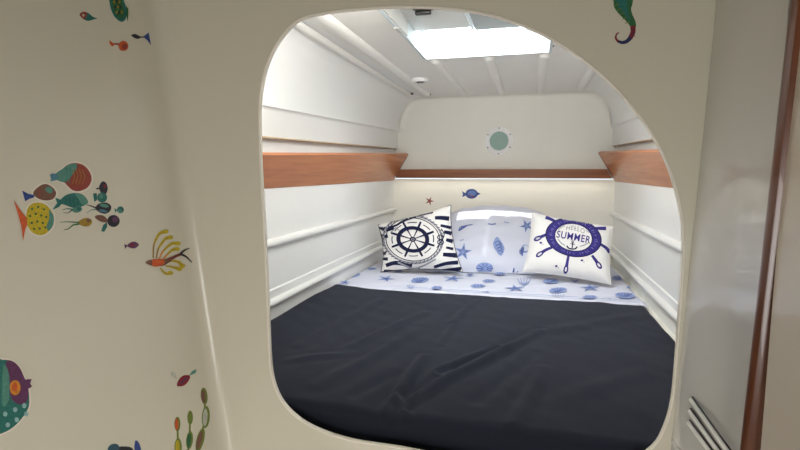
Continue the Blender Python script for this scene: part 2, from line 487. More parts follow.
# berth base
b = MB(); b.box(XL+.001, XR-.001, Y0+.002, Y1-.024, -.80, -.70); struct(b.link('berth_base', GEL_LOW))
b = MB(); b.quad((XL, Y0, -.80), (XR, Y0, -.80), (XR, Y1, -.80), (XL, Y1, -.80)); struct(b.link('floor_berth', GEL_LOW))

for side, num in ((-1, 31), (1, 32)):     # thin brown edging under the upper moulding
    X = XM+side*((XR-XL)/2-.0225); b = MB()
    b.grid(lambda u, v: (X+(-side)*(.0035*math.sin(2*PI*u)), Y0+.002+(Y1-.05-Y0)*v, sheer(.129, Y0+(Y1-Y0)*v)+.0035*math.cos(2*PI*u)), 8, 12, closeu=True)
    struct(b.link('trim_%d' % num, mat('brown edging', (196, 172, 140), .5), smooth=True))
# wooden shelf fascias
def fascia(side, label):
    X = XM+side*((XR-XL)/2-.002); s = -side; b = MB(); th = .014
    st = []
    ye = Y1-.03
    for y in (Y0+.004, 1.4, 2.0, 2.6, ye):
        t = (y-1.3)/(3.2-1.3)
        bz = -.056; tz = .050+.066*t; tx = .060+.040*t
        if y == ye: pass
        dirv = Vector((s*tx, 0, tz-bz)).normalized(); nrm = Vector((dirv.z*s, 0, -dirv.x*s)); 
        if nrm.x*s < 0: nrm = -nrm
        p0 = Vector((X, y, bz)); p1 = Vector((X+s*tx, y, tz))
        st.append([b.vert(q) for q in (p0+nrm*0, p1+nrm*0, p1+nrm*.002-dirv*.002+nrm*0, p1-nrm*th, p0-nrm*th+Vector((s*.012, 0, 0)) )])
    for r0, r1 in zip(st, st[1:]):
        for k in range(5): b.face((r0[k], r0[(k+1) % 5], r1[(k+1) % 5], r1[k]))
    b.face(st[0]); b.face(st[-1][::-1])
    o = b.link('shelf_fascia', W_SIDE, smooth=False); tag(o, label, 'shelf board')
fascia(-1, 'long sloping orange-brown wooden shelf board on the left berth wall')
fascia(1, 'long sloping orange-brown wooden shelf board on the right berth wall')
b = MB(); b.extrude([(XL+.022, 0, -.036), (XR-.022, 0, -.036), (XR-.052, 0, .017), (XL+.052, 0, .017)], (0, Y1-.052, 0), (0, Y1-.026, 0))
tag(b.link('shelf_fascia', W_BACK, smooth=True, angle=40), 'narrow dark-brown wooden board across the back wall under the porthole', 'shelf board')
# undersides closing the shelves behind the boards
b = MB(); b.quad((XL, Y1-.026, -.0445), (XR, Y1-.026, -.0445), (XR, Y1-.0005, -.0445), (XL, Y1-.0005, -.0445)); struct(b.link('trim_30', GEL_LOW))

# porthole
pc = Vector((onY(499, 141, Y1).x, Y1, onY(499, 141, Y1).z))
t = thing('porthole', pc, 'round white-rimmed porthole with pale green glass in the back wall', 'porthole')
b = MB(); b.lathe(pc, (0, -1, 0), [(.088, .0005), (.087, .003), (.083, .005), (.070, .006), (.066, .010), (.061, .011), (.058, .008), (.057, .002)], seg=48); b.link('ring', WHITE, t, smooth=True, angle=50)
b = MB(); b.lathe(pc, (0, -1, 0), [(.058, .003), (.03, .0036), (.0001, .004)], seg=40); b.link('glass', PORTG, t, smooth=True)
for k in range(6):
    a = PI/2+k*PI/3; c = pc+Vector((.079*math.cos(a), -.0053, .079*math.sin(a)))
    b = MB(); b.lathe(c, (0, -1, 0), [(.0042, 0), (.0038, .0018), (.0001, .0024)], seg=12); b.link('screw', CHROME, t, smooth=True)

# roof hatch
t = thing('roof_hatch', (-.185, 1.74, ZCE), 'bright white-framed roof hatch letting in daylight', 'hatch')
ZT = .585
def ringbox(b, x0, x1, y0, y1, z0, z1, w, m=0):
    b.box(x0, x1, y0, y0+w, z0, z1, m); b.box(x0, x1, y1-w, y1, z0, z1, m)
    b.box(x0, x0+w, y0+w, y1-w, z0, z1, m); b.box(x1-w, x1, y0+w, y1-w, z0, z1, m)
b = MB(); ringbox(b, HX0-.004, HX1+.004, HY0-.004, HY1+.004, ZCE-.008, ZT, .012); b.link('frame', HATCHW, t)
b = MB(); ringbox(b, HX0+.008, HX1-.008, HY0+.008, HY1-.008, ZT-.030, ZT-.018, .022); b.link('inner_flange', HATCHW, t)
b = MB(); b.box(HX0+.002, HX1-.002, HY0+.002, HY1-.002, ZT+.001, ZT+.007); b.link('pane', ACRYL, t)
b = MB(); b.box(HX0+.010, -.224, HY0+.010, 1.89, ZCE+.048, ZCE+.060, bev=.003); b.box(HX0+.0082, HX0+.014, HY0+.009, 1.745, ZCE-.006, ZCE+.060); b.link('blind', SHADE1, t)
b = MB(); b.box(-.222, -.212, HY0+.010, 1.915, ZCE+.044, ZCE+.062, bev=.002); b.link('blind_rail', HATCHW, t)
b = MB(); b.box(-.211, HX1-.010, HY0+.010, 1.945, ZCE+.052, ZCE+.058); b.link('insect_screen', SHADE2, t)
lc = onZ(423, 10, ZCE+.04)
b = MB(); b.lathe((lc.x, lc.y, ZCE+.0485), (0, 0, -1), [(.036, 0), (.034, .006), (.028, .010), (.0001, .011)], seg=28); b.link('latch_plate', CHROME, t, smooth=True)
b = MB(); b.box(lc.x-.026, lc.x+.026, lc.y-.006, lc.y+.012, ZCE+.026, ZCE+.038, bev=.004); b.link('latch_handle', BLACK, t, smooth=True)
# small plastic clip left of the hatch
c = onZ(399, 29, ZCE-.004); b = MB(); b.box(c.x-.010, c.x+.006, c.y-.03, c.y+.03, ZCE-.010, ZCE-.001, bev=.002)
tag(b.link('hatch_clip', SHADE1), 'small grey plastic clip on the left edge of the roof hatch', 'clip')
# reading spotlight
c = onZ(420, 79, ZCE); t = thing('ceiling_spotlight', (c.x, c.y, ZCE), 'small round white ceiling spotlight left of the roof hatch', 'light')
b = MB(); b.lathe((c.x, c.y, ZCE), (0, 0, -1), [(.046, .0005), (.045, .012), (.038, .018), (.031, .016), (.029, .006), (.0001, .006)], seg=32); b.link('ring', WHITE, t, smooth=True, angle=50)
for k in range(3):
    a = k*2*PI/3+.5
    b = MB(); b.lathe((c.x+.013*math.cos(a), c.y+.013*math.sin(a), ZCE-.0065), (0, 0, -1), [(.009, 0), (.0085, .012), (.0001, .014)], seg=14); b.link('bulb', CHROME, t, smooth=True)
for (x, y, wh) in ((412, 94.5, 'left'), (429.5, 94.5, 'right')):
    c = onZ(x, y, ZCE-.006 if wh == 'right' else ZCE-.012); c.y = min(c.y, Y1-.04)
    b = MB(); b.lathe((c.x, c.y, ZCE-.001 if wh == 'right' else ZCE-.004), (0, 0, -1), [(.009, 0), (.008, .008), (.0001, .010)], seg=14)
    tag(b.link('screw_cap', mat('cap brown', (96, 78, 66), .5)), 'tiny dark fixing cap at the %s of the pair under the ceiling spotlight' % wh, 'screw cap')
c = onZ(552.5, 46, ZCE); b = MB(); b.lathe((c.x, c.y, ZCE), (0, 0, -1), [(.007, 0), (.006, .004), (.0001, .006)], seg=14)
tag(b.link('screw_cap', MATS['cap brown']), 'tiny dark fixing cap just right of the roof hatch', 'screw cap')

# ================================================================== BED
ZM = -.528
b = MB(); b.box(-.835, .452, 1.012, 3.17, -.697, ZM-.003, bev=.03)
tag(b.link('mattress', MATT, smooth=True, angle=60), 'double mattress under the printed sheet and navy cover in the berth', 'mattress')

def W(x, y): p = onZ(x, y, -.52); return (p.x, p.y)
creases = [  # start, end, width, height (+ridge / -valley)
 (W(379, 420), W(423, 357), .016, .013), (W(396, 398), W(404, 414), .012, .010), (W(404, 402), W(540, 330), .016, .013), (W(440, 372), W(500, 346), .010, -.010),
 (W(343, 349), W(425, 312), .020, .006), (W(318, 386), W(418, 330), .022, .006), (W(514, 428), W(541, 368), .018, .009), (W(478, 402), W(535, 352), .02, -.006),
 (W(300, 345), W(380, 300), .022, .005), (W(452, 322), W(474, 300), .015, .006), (W(550, 330), W(640, 315), .03, .004), (W(440, 345), W(455, 318), .014, .005),
 (W(560, 400), W(640, 372), .03, .004), (W(290, 360), W(350, 352), .02, .005), (W(355, 395), W(395, 372), .018, -.005)]
def segd(p, a, b):
    ax, ay = a; bx, by = b; dx, dy = bx-ax, by-ay; L2 = dx*dx+dy*dy
    t = max(-.15, min(1.15, ((p[0]-ax)*dx+(p[1]-ay)*dy)/L2)); tt = max(0, min(1, t))
    sd = ((p[0]-ax)*dy-(p[1]-ay)*dx)/math.sqrt(L2)
    q = math.hypot(p[0]-ax-dx*tt, p[1]-ay-dy*tt)
    return q, tt, sd
def wr(x, y):
    h = 0
    for a, c, w, k in creases:
        q, t, sd = segd((x, y), a, c); 
        if q < 4*w:
            env = math.sin(PI*min(1, max(0, .12+.80*t)))**.7
            h += k*env*(math.exp(-(q/w)**2) - .45*math.exp(-((q-1.6*w)/w)**2))
    h += .004*noise.noise(Vector((x*5+y*2, y*3.5, 1.3)))+.0022*noise.noise(Vector((x*16+y*10, y*9-x*4, 4)))
    return h
# navy cover: flat top, rolled over the foot
BX0, BX1, BY0, BY1 = -.858, .455, .992, 2.105
def cover(u, v):
    x = BX0+(BX1-BX0)*u
    L1, r, L2 = .20, .024, BY1-(BY0+.024); arc = r*PI/2; T = L1+arc+L2; s = v*T
    if s < L1: y, z, wz = BY0, -.52-r-L1+s, 0; n = (0, -1); k = .25
    elif s < L1+arc:
        a = (s-L1)/r; y = BY0+r*(1-math.cos(a)); z = -.52-r+r*math.sin(a); n = (-math.cos(a), math.sin(a)); k = math.sin(a)
    else: y = BY0+r+(s-L1-arc); z = -.52; n = (0, 1); k = 1
    e = min(x-BX0, BX1-x); ed = 0
    if e < .02: ed = -.013*(1-e/.02)**2
    h = wr(x, max(y, BY0+.02))*k
    lf = max(0, min(1, (-.66-x)/.18)); ed += .020*lf*lf*(3-2*lf)*max(0, min(1, (2.6-y)/.8))
    if s < L1: h = .002*noise.noise(Vector((x*9, s*6, 2)))+.001
    if s > T-.012: h -= .004*((s-T+.012)/.012)
    # soft sag of the foot edge as in the photo
    return Vector((x, y+n[0]*h, z+n[1]*h+(ed if k > .5 else 0)))
b = MB(); b.grid(lambda u, v: cover(u, v), 220, 260)
tag(b.link('bed_cover', NAVY, smooth=True), 'smooth navy blue bed cover stretched over most of the mattress', 'bed cover')

# printed sheet, turned over the navy cover, then running up to the back wall
def sheetz(x, y):
    z = ZM+.004+.003*noise.noise(Vector((x*7, y*6, 9)))+.0015*noise.noise(Vector((x*22, y*19, 3)))
    if y < 2.16: z = max(z, -.5135)
    elif y < 2.22: z = z+(max(z, -.5135)-z)*(1-(y-2.16)/.06)
    return z
SX0, SX1, SY0, SY1 = -.862, .463, 2.085, 3.10
def sheet(u, v):
    x = SX0+(SX1-SX0)*u; y = SY0+(SY1-SY0)*v
    e = min(x-SX0, SX1-x); dz = -.010*(1-e/.02)**2 if e < .02 else 0
    yy = y
    if v < .012: dz -= .006*(1-v/.012)
    y += .004*math.sin(x*17)*(1-v)
    return Vector((x, y, sheetz(x, yy)+dz))
b = MB(); b.grid(sheet, 90, 90)
A = Art()
def motif(A, kind, x, y, r, sq=.32, rot=0):
    if kind == 'star':
        A.star(x, y, r*1.15, r*.38, INKL, rot, sq); A.star(x, y, r*.6, r*.22, INKM, rot, sq)
    elif kind == 'shell':
        A.ell(x, y, r, r*sq*.9, INKL, rot*.2)
        for k in range(-2, 3): A.line([(x-r*.15+k*r*.06, y+r*sq*.7), (x+k*r*.36, y-r*sq*.6)], r*.10, INKM)
    elif kind == 'coral':
        for k in range(-2, 3): A.line([(x, y+r*sq*.6), (x+k*r*.3, y), (x+k*r*.42, y-r*sq*.9)], r*.16, INKL, r*.05)
    elif kind == 'fish':
        A.poly([(x-r, y), (x-r*.4, y-r*sq*.75), (x+r*.5, y-r*sq*.6), (x+r, y+r*.05), (x+r*.3, y+r*sq*.6), (x-r*.5, y+r*sq*.7)], INKL)
        for k in range(3): A.line([(x-r*.5+k*r*.4, y-r*sq*.45), (x-r*.3+k*r*.4, y+r*sq*.45)], r*.12, INKM)
for k, x, y, r in (('shell', 351, 275, 9), ('fish', 372, 269, 5), ('star', 386, 279, 9), ('shell', 420, 280.5, 9), ('coral', 411, 287.5, 5), ('star', 453, 279, 10), ('fish', 489, 281.5, 7),
                   ('fish', 478, 286.5, 8), ('star', 515, 289, 10), ('coral', 524, 283, 8), ('shell', 558, 291, 9), ('star', 590, 288.5, 10), ('fish', 590, 298, 8), ('shell', 625, 296.5, 10),
                   ('shell', 619, 278.5, 7), ('fish', 633, 288, 7), ('shell', 551, 282, 8), ('coral', 558, 299, 7), ('star', 486, 294, 6), ('star', 345, 283.5, 6), ('fish', 437, 289, 6),
                   ('fish', 398, 272, 5), ('star', 470, 276, 5), ('coral', 575, 281, 7), ('star', 610, 302, 6), ('shell', 440, 272, 6), ('fish', 500, 275, 6)):
    motif(A, k, x, y, r, .34 if k != 'coral' else .6, random.uniform(-.5, .5))
def sheet_map(x, y):
    z = ZM+.005
    for k in range(4):
        p = onZ(x, y, z); z = sheetz(max(SX0+.02, min(SX1-.02, p.x)), max(SY0+.02, min(SY1, p.y)))
    p.x = max(SX0+.012, min(SX1-.012, p.x)); p.y = max(SY0+.02, p.y); p.z = z
    return p, Vector((0, 0, 1))
for dy in (0, 2.2): A.line([(352, 286.5+dy*.6-.5), (420, 289.6+dy*.8), (520, 295.4+dy), (600, 300.4+dy), (640, 302+dy)], .45, INKL)
ms = A.lay(b, sheet_map, 2.0, 1, eps=.0015)
tag(b.link('printed_sheet', [SHEETM]+ms, smooth=True), 'white bed sheet printed with pale blue starfish and shells at the bed head', 'sheet')

# pillow-like surfaces ------------------------------------------------
def pillow_surf(cs, T, pinch=.05, wrk=.004, seed=0, sag=0):
    """cs: four corner points BL, BR, TR, TL; returns front(u,v), back(u,v)"""
    BL, BR, TR, TL = cs; N = (BR-BL).cross(TL-BL).normalized()
    if N.y > 0: N = -N
    def f(u, v, sgn):
        a, c = 2*u-1, 2*v-1
        uu = .5+.5*a*(1-pinch*(1-c*c)); vv = .5+.5*c*(1-pinch*(1-a*a))
        P = BL*(1-uu)*(1-vv)+BR*uu*(1-vv)+TR*uu*vv+TL*(1-uu)*vv
        q = max(0, (1-a**4)*(1-c**4)); h = T*(q**.55)
        h += wrk*noise.noise(Vector((a*3+seed, c*3, seed)))*q
        edge = (1-q)
        h += wrk*.9*math.sin(14*a+3*c+seed)*math.exp(-((1-abs(c))/.16)**2)*q*1.5
        h += wrk*.9*math.sin(12*c+seed*2)*math.exp(-((1-abs(a))/.16)**2)*q*1.5
        return P+N*(h*sgn)
    return (lambda u, v: f(u, v, 1)), (lambda u, v: f(u, v, -.55))
def seam(b, fr, m, r=.0035):
    pts = [fr(k/20, 0) for k in range(20)]+[fr(1, k/20) for k in range(20)]+[fr(1-k/20, 1) for k in range(20)]+[fr(0, 1-k/20) for k in range(21)]
    b.tube(pts, r, m, seg=6, caps=False)

def soft(name, b, mats, fr, pm, r, cat, label):
    c = sum((v for v in b.v), Vector())/len(b.v); c.z = min(v.z for v in b.v)
    t = thing(name, c, label, cat); b.link('cover', mats, t, smooth=True)
    q = MB(); seam(q, fr, 0, r); q.link('piping', pm, t, smooth=True)
# big printed pillow against the back wall
pY0, pY1 = 2.72, 3.02
cs = [Vector((-.52, 2.53, -.520)), Vector((.13, 2.62, -.520)), Vector((.09, 3.07, -.250)), Vector((-.47, 3.07, -.256))]
f1_, b1_ = pillow_surf(cs, .066, .03, .012, 3)
f1 = lambda u, v: f1_(u, v)+Vector((0, 0, .040*math.sin(PI*u)**.7*v))
b1 = lambda u, v: b1_(u, v)+Vector((0, 0, .040*math.sin(PI*u)**.7*v))
b = MB(); b.grid(f1, 70, 44); b.grid(b1, 40, 30)
A = Art()
def lines_shell(A, x, y, r, s=1, rot=0):
    for k in range(5):
        a = rot+PI*(.95+.28*k); A.line([(x, y), (x+r*.5*math.cos(a)+.8, y-r*.5*math.sin(a)*s), (x+r*math.cos(a), y-r*math.sin(a)*s)], .5, INKM, 1.8)
# starfish
for x, y, r, ro in ((463, 252, 9.5, -PI/2+.15), (526.5, 226, 7.5, .5)):
    A.star(x, y, r, r*.36, INKL, ro, .95); A.star(x, y, r*.8, r*.22, INKM, ro, .95); A.star(x, y, r*.35, r*.15, INKL, ro)
# fan at top left, dash on the top edge
for k in range(4): A.line([(458.5+.3*k, 231), (460+2.5*k, 227.5-k*.6), (463+3.2*k, 225.6-k*.5+.5)], .9, INKM)
A.line([(488, 224), (492, 224.6), (496, 224)], 1.1, INKM)
# conch
A.poly([(497, 237), (502, 243), (504.5, 249), (501, 256), (496, 251), (493, 244)], INKL, 4)
for k in range(4): A.line([(494.5+k*1.2, 243.5+k*2.5), (498+k, 241+k*3.2), (502+k*.3, 245+k*2.6)], 1.1, INKM)
# scallop
A.ell(525.0, 249, 4.0, 4.2, INKL)
A.ell(525.6, 248.4, 2.6, 2.8, SHEETM)
for k in range(6):
    a = 2.0+k*.52; A.line([(523, 252), (523+7*math.cos(a)*.7+1, 252+6.0*math.sin(a)*.75)], .8, INKM, 1.6)
# urchin
A.ell(484.5, 267.8, 8.6, 5.2, INKL); 
for k in range(10):
    a = k*PI/5; A.line([(485+2*math.cos(a), 268.5+1.2*math.sin(a)), (485+8*math.cos(a), 268.5+4.8*math.sin(a))], .9, INKM)
# coral and fish low on the right
A.line([(513, 275), (514, 268)], 2.6, INKM, 1.2); A.line([(515, 275), (518, 271)], 1.4, INKM, .8); A.line([(517, 275.5), (524, 273.5)], 1.0, INKM)
A.line([(504, 222.5), (509, 223.3)], .9, INKL); A.line([(460, 241), (464, 240)], .8, INKL)
ms = A.lay(b, surf_map(f1, (.5, .6)), 2.2, 2, eps=.0010)
soft('printed_pillow', b, [SHEETM, SHEETM]+ms, f1, SHEETM, .0035, 'pillow', 'wide pillow in starfish and shell print against the back wall between the cushions')

# striped wheel cushion
cs = [onY(381, 272, 2.47), onY(463, 272, 2.46), onY(451, 205, 2.62), onY(378, 225, 2.64)]
f2, b2 = pillow_surf(cs, .060, .10, .006, 1)
b = MB(); b.grid(f2, 70, 60); b.grid(b2, 36, 30)
A = Art(); m2 = surf_map(f2)
# stripes (canvas pattern is drawn where each band runs over the cushion)
bands = [([(384, 228), (395, 226), (404, 221), (419, 215.5), (433, 212)], 1.6, 1.2), ([(379.5, 227), (386, 230), (394, 227.5)], 2.6, 1.2),
         ([(380, 235), (384, 236.5), (388, 236)], 2.4, 1.2), ([(381, 244), (385, 245)], 2.0, 1.2), ([(382, 252), (386, 254)], 2.0, 1.2), ([(382.5, 259), (388, 259)], 2.2, 1.2),
         ([(386, 265.5), (394, 263), (403, 263.5), (412, 266)], 3.2, 1.2), ([(384, 270.6), (398, 271), (412, 269.3), (420, 268)], 1.8, 1.2),
         ([(434, 267), (446, 263.5), (458, 262.5)], 2.6, 2.4), ([(425, 270.4), (440, 270.6), (452, 269.5), (461, 268.6)], 2.4, 2.4),
         ([(443, 254.5), (450, 255), (457, 255.6)], 3.2, 2.4), ([(446, 247.5), (451, 248.7), (453, 249.2)], 2.0, 2.4), ([(446, 239.8), (450, 240.8), (452.6, 241.4)], 2.8, 2.4),
         ([(444, 232), (449, 233), (451.5, 233.8)], 2.8, 2.4), ([(440.5, 225.5), (446, 226.7), (450.8, 228)], 2.2, 2), ([(435, 218), (442, 218), (449, 218.8)], 3.0, 2)]
for pts, w, k in bands: A.line(pts, w*1.1, INK, w*1.55, smooth=5)
cx, cy = 413, 239.5; rot = .12
A.ring(cx, cy, 30.5, 24.5, 28.4, 22.6, ROPE, rot); A.ring(cx, cy, 27.4, 21.8, 26.5, 21.0, INK, rot)
for k in range(44):
    a = 2*PI*k/44; A.line([(cx+28.2*math.cos(a), cy+22.4*math.sin(a)), (cx+30.6*math.cos(a+.07), cy+24.6*math.sin(a+.07))], .55, INK)
A.ring(cx, cy, 16.5, 13.2, 12.4, 9.8, INK, rot); A.ring(cx, cy, 3.0, 2.5, 1.6, 1.3, INK, rot)
A.ell(cx, cy, 1.0, .8, INK)
for k in range(8):
    a = rot+PI/8*.6+k*PI/4; c_, s_ = math.cos(a), math.sin(a)
    A.line([(cx+3*c_, cy+2.5*s_), (cx+8*c_, cy+6.4*s_), (cx+12.6*c_, cy+10*s_)], .7, INK, 1.6)
    A.line([(cx+16*c_, cy+12.8*s_), (cx+23*c_, cy+18.4*s_)], 2.3, INK, 1.9)
    A.ring(cx, cy, 21.2, 17, 20.2, 16.2, INK, 0, a+.17, a+PI/4-.17, 8)
for y in (237.5, 242.5): A.ring(440.5, y, 3.3, 2.7, 2.3, 1.8, INK)
A.line([(437, 248), (444, 236), (441, 229)], .9, INK, smooth=4)
A.line([(391, 233), (396, 228), (400, 231)], 1.0, ROPE); A.line([(398, 262), (412, 268), (424, 270)], 1.8, ROPE, smooth=4); A.line([(408, 270), (422, 266), (436, 259)], 1.6, ROPE, smooth=4)
ms = A.lay(b, m2, 1.8, 2, eps=.0012, de=.00003)
soft('cushion', b, [CUSH, INK]+ms, f2, INK, .0025, 'cushion', 'navy and white striped cushion printed with a ship wheel, at the left')

# SUMMER cushion
cs = [onY(523, 271.5, 2.49), onY(611, 284.5, 2.39), onY(613, 227, 2.52), onY(532, 212.5, 2.64)]
f3, b3 = pillow_surf(cs, .056, .06, .006, 5)
b = MB(); b.grid(f3, 70, 60); b.grid(b3, 36, 30)
A = Art(); m3 = surf_map(f3)
cx, cy, rot = 573.5, 237.5, .20
for pts, loop in (([(556, 222), (550, 219), (545.5, 217.5)], 0), ([(549, 233.5), (542, 236.5), (536, 239.5)], 1), ([(552, 247.5), (545, 250.5), (538, 255.5)], 1),
                  ([(568.5, 256), (567, 264), (565.5, 271.5)], 1), ([(592, 255.5), (596, 261), (600, 267)], 1), ([(600, 244), (606, 248), (609.5, 252.5)], 0), ([(592, 228.5), (599, 228.6), (606, 228.6)], 0)):
    A.line(pts, 2.4, INKP, 3.6, smooth=4)
    dx, dy = pts[2][0]-pts[1][0], pts[2][1]-pts[1][1]; L = math.hypot(dx, dy); an = math.atan2(dy, dx)
    if loop:
        ex, ey = pts[2][0]-dx/L*2.2, pts[2][1]-dy/L*2.2
        A.ell(ex, ey, 4.4, 2.4, INKP, an); A.ell(ex, ey, 2.4, 1.0, CUSH, an)
A.ring(cx, cy, 28.2, 19.2, 18.6, 13.2, INKP, rot, n=64)
A.ring(cx, cy, 28.4, 19.4, 27.4, 18.6, INK, rot, n=64); A.ring(cx, cy, 19.2, 13.8, 18.4, 13.2, INK, rot, n=64)
for k in range(44):        # the ring's worn, illegible lettering
    if k % 11 in (4, 9): continue
    a = 2*PI*k/44; c_, s_ = math.cos(rot), math.sin(rot)
    def q(R, S, a): X, Y = R*math.cos(a), S*math.sin(a); return (cx+X*c_-Y*s_, cy+X*s_+Y*c_)
    w = .55 if k % 3 else .9
    A.line([q(21.2, 14.9, a), q(24.4, 16.9, a+(.03 if k % 2 else -.03))], w, LAV)
    if k % 2: A.line([q(22.8, 15.9, a-.035), q(22.8, 15.9, a+.05)], .5, LAV)
def put_text(tr, x0, y0, w, h, m, ang=0, arch=0):
    xs = [p[0] for t in tr for p in t]; ys = [p[1] for t in tr for p in t]; lx, hx, ly, hy = min(xs), max(xs), min(ys), max(ys)
    A.layer += 1; i = A.mi(m)
    for t in tr:
        q = []
        for p in t:
            u = (p[0]-lx)/(hx-lx); v = (p[1]-ly)/(hy-ly); dx = u*w; dy = -(v*h)-arch*math.sin(PI*u)
            q.append((x0+dx*math.cos(ang)-dy*math.sin(ang), y0+dx*math.sin(ang)+dy*math.cos(ang)))
        A.t.append((i, A.layer, q))
TS = glyphs('SUMMER', 1, .012); put_text(TS, 556.2, 237.8, 34.2, 7.4, INKP, .18, .3)
TH_ = glyphs('HELLO'); put_text(TH_, 566.0, 230.6, 18.5, 4.6, GREYINK, .20, 1.6)
A.line([(572.7, 242.2), (572.2, 248.5)], 1.1, INK); A.ring(572.8, 241.9, 1.4, 1.2, .7, .6, INK); A.line([(570.5, 243.9), (575, 244.4)], .7, INK)
A.line([(566.8, 245.8), (568.7, 248.3), (572.2, 249.3), (575.6, 248.9), (577.4, 246.8)], 1.3, INK, smooth=4)
A.line([(558, 239), (561, 243), (565, 245.6)], .9, GREYINK, smooth=3); A.line([(580, 246.5), (585, 245), (589, 242.5)], .9, GREYINK, smooth=3)
A.line([(558.5, 230), (561, 227.5), (565, 226)], .7, GREYINK); A.line([(586, 230.5), (589, 233)], .6, GREYINK)
for x, y in ((556.5, 266), (582, 260.5), (541, 243)): A.ell(x, y, 1.3, 1.0, INKP); A.ell(x+2, y+1.6, .5, .4, INKP)
ms = A.lay(b, m3, 1.6, 2, eps=.0012, de=.00002)
soft('cushion', b, [CUSH, CUSH]+ms, f3, CUSH, .0025, 'cushion', 'white cushion with a purple-blue ship wheel around the word SUMMER, at the right')

# ================================================================== STICKERS
D = lambda n, c, **k: mat('decal '+n, c, .45, noise_amt=k.get('n', .18), nscale=k.get('s', 260))
HALO = mat('decal clear edge', (232, 226, 212), .25)
RED = D('red', (150, 66, 54)); TEAL = D('teal', (38, 112, 104)); BLUE = D('blue', (48, 72, 140)); BROWN = D('brown', (120, 84, 70)); YEL = D('yellow', (196, 176, 40))
ORG = D('orange', (206, 92, 46)); DK = D('dark', (40, 40, 50)); GOLD = D('gold', (160, 128, 40)); PURP = D('purple', (96, 52, 92)); GREEN = D('green', (44, 104, 62)); LEAF = D('leaf', (110, 130, 52))
PALE = D('pale', (186, 190, 176)); CRIM = D('crimson', (132, 32, 44)); LTEAL = D('light teal', (84, 142, 128)); AMB = D('amber', (214, 140, 46)); NAVB = D('deep blue', (36, 44, 92)); SPOT = D('spot', (150, 190, 190))
def left_fn(x, y): return onP(x, y, C0, LN), (LN if LN.dot(ray(x, y)) < 0 else -LN)
def front_fn(x, y): return onY(x, y, YB), Vector((0, -1, 0))
def back_fn(x, y): return onY(x, y, Y1-.022), Vector((0, -1, 0))
def sticker(name, art, fn, label, group=None):
    b = MB(); ms = art.lay(b, fn, 30, 0, eps=.0004, de=.00005)
    o = b.link(name, ms, origin=fn(*art.t[0][2][0])[0]); tag(o, label, 'sticker', group); return o
def halo(A, pts, g=1.6):
    cx = sum(p[0] for p in pts)/len(pts); cy = sum(p[1] for p in pts)/len(pts)
    out = []
    for p in pts:
        d = math.hypot(p[0]-cx, p[1]-cy) or 1; out.append((p[0]+(p[0]-cx)/d*g, p[1]+(p[1]-cy)/d*g))
    A.poly(out, HALO, 4)
G = 'sea creature wall stickers'
def S(name, label, fn=left_fn):
    def deco(draw):
        A = Art(); draw(A); sticker(name, A, fn, label)
    return deco
@S('fish_sticker', 'green scaly fish sticker cut by the top edge of the picture')
def _(A):
    A.poly([(109, -6), (109.5, 3), (111.5, 11), (115, 17.5), (120, 21.5), (124, 21), (126.3, 16), (126, 8), (123.5, 0), (121, -6)], TEAL, 4)
    A.poly([(111, -5), (112, 6), (116, 15), (121, 19), (124, 15), (123, 6), (120, -5)], GREEN, 4)
    for k in range(9): A.ell(114+2.6*(k % 3)+k//3*1.2, 2+k//3*5.2, 1.0, 1.5, GOLD if k % 2 == 0 else DK)
    A.poly([(126, 6), (128, 9), (128, 14), (127.5, 22), (126, 15)], GREEN)
@S('fish_sticker', 'small fish sticker with red head and teal tail, near the top left')
def _(A):
    A.poly([(79.5, 14.5), (83, 11.8), (88, 13), (93, 17), (97, 18.5), (93.5, 19.5), (88, 21), (83, 19)], TEAL, 4)
    A.poly([(79.5, 14.5), (83, 11.8), (87, 13.2), (86, 17), (84, 19.4), (81, 17)], RED, 4); A.ell(83.3, 15.3, 1.4, 1.4, PALE)
@S('fish_sticker', 'small bright orange-red fish sticker swimming right, near the top')
def _(A):
    A.ell(123.3, 46, 4.9, 5, ORG); A.ell(124.5, 46.5, 2.8, 3, RED); A.line([(119.5, 44.6), (114, 43.6)], 2.2, RED, 1.4)
    A.poly([(115, 44.8), (109, 40), (109.5, 44), (112, 46.6)], ORG)
@S('fish_sticker', 'small black fish sticker with a blue forked tail, near the top')
def _(A):
    A.poly([(131, 35.3), (135, 34), (138.5, 35.6), (141, 37), (138.5, 38.8), (135, 38.3)], DK, 4); A.line([(139, 37.2), (146, 37)], 1.3, DK)
    A.poly([(144, 36), (148.5, 32.5), (149.5, 38), (151, 45.5), (147, 40), (144.5, 38.4)], BLUE)
@S('fish_sticker', 'large round red fish sticker with teal stripes, topmost of the fish group')
def _(A):
    body = [(56, 173.5), (62, 169), (68, 164.5), (75, 163), (83, 165), (89, 171), (91.5, 179), (88, 187), (80, 191), (72, 190), (64, 182.5), (57, 180)]
    halo(A, body+[(50, 182), (50, 174)][:0]); A.poly(body, RED, 4)
    A.poly([(56, 173.5), (62, 169), (68, 164.8), (75, 163.5), (77, 167), (72, 175), (66, 182), (57, 180)], LTEAL, 4)
    for k in range(6): A.line([(66+k*3.2, 168+k*.4), (67+k*3.5, 176), (66+k*3.2, 184)], .6, GOLD if k > 1 else TEAL, smooth=3)
    A.poly([(57, 174), (52, 173.5), (49.5, 175), (51, 178.5), (50, 181.5), (57, 180)], BLUE if False else D('sky', (76, 128, 150)))
@S('fish_sticker', 'brown fish sticker with a deep blue tail, under the round red fish')
def _(A):
    body = [(33, 193), (38, 187), (45, 184), (52, 187), (56, 193), (53, 199), (45, 200.5), (37, 198)]
    halo(A, body); A.poly(body, BROWN, 4); A.ell(49, 190, 4, 3, LTEAL, .5); A.line([(40, 188), (39, 198)], 1.2, RED)
    A.poly([(34, 195), (28, 193.8), (22, 190.5), (23.5, 196), (25, 201.5), (29, 199), (34, 197.5)], BLUE)
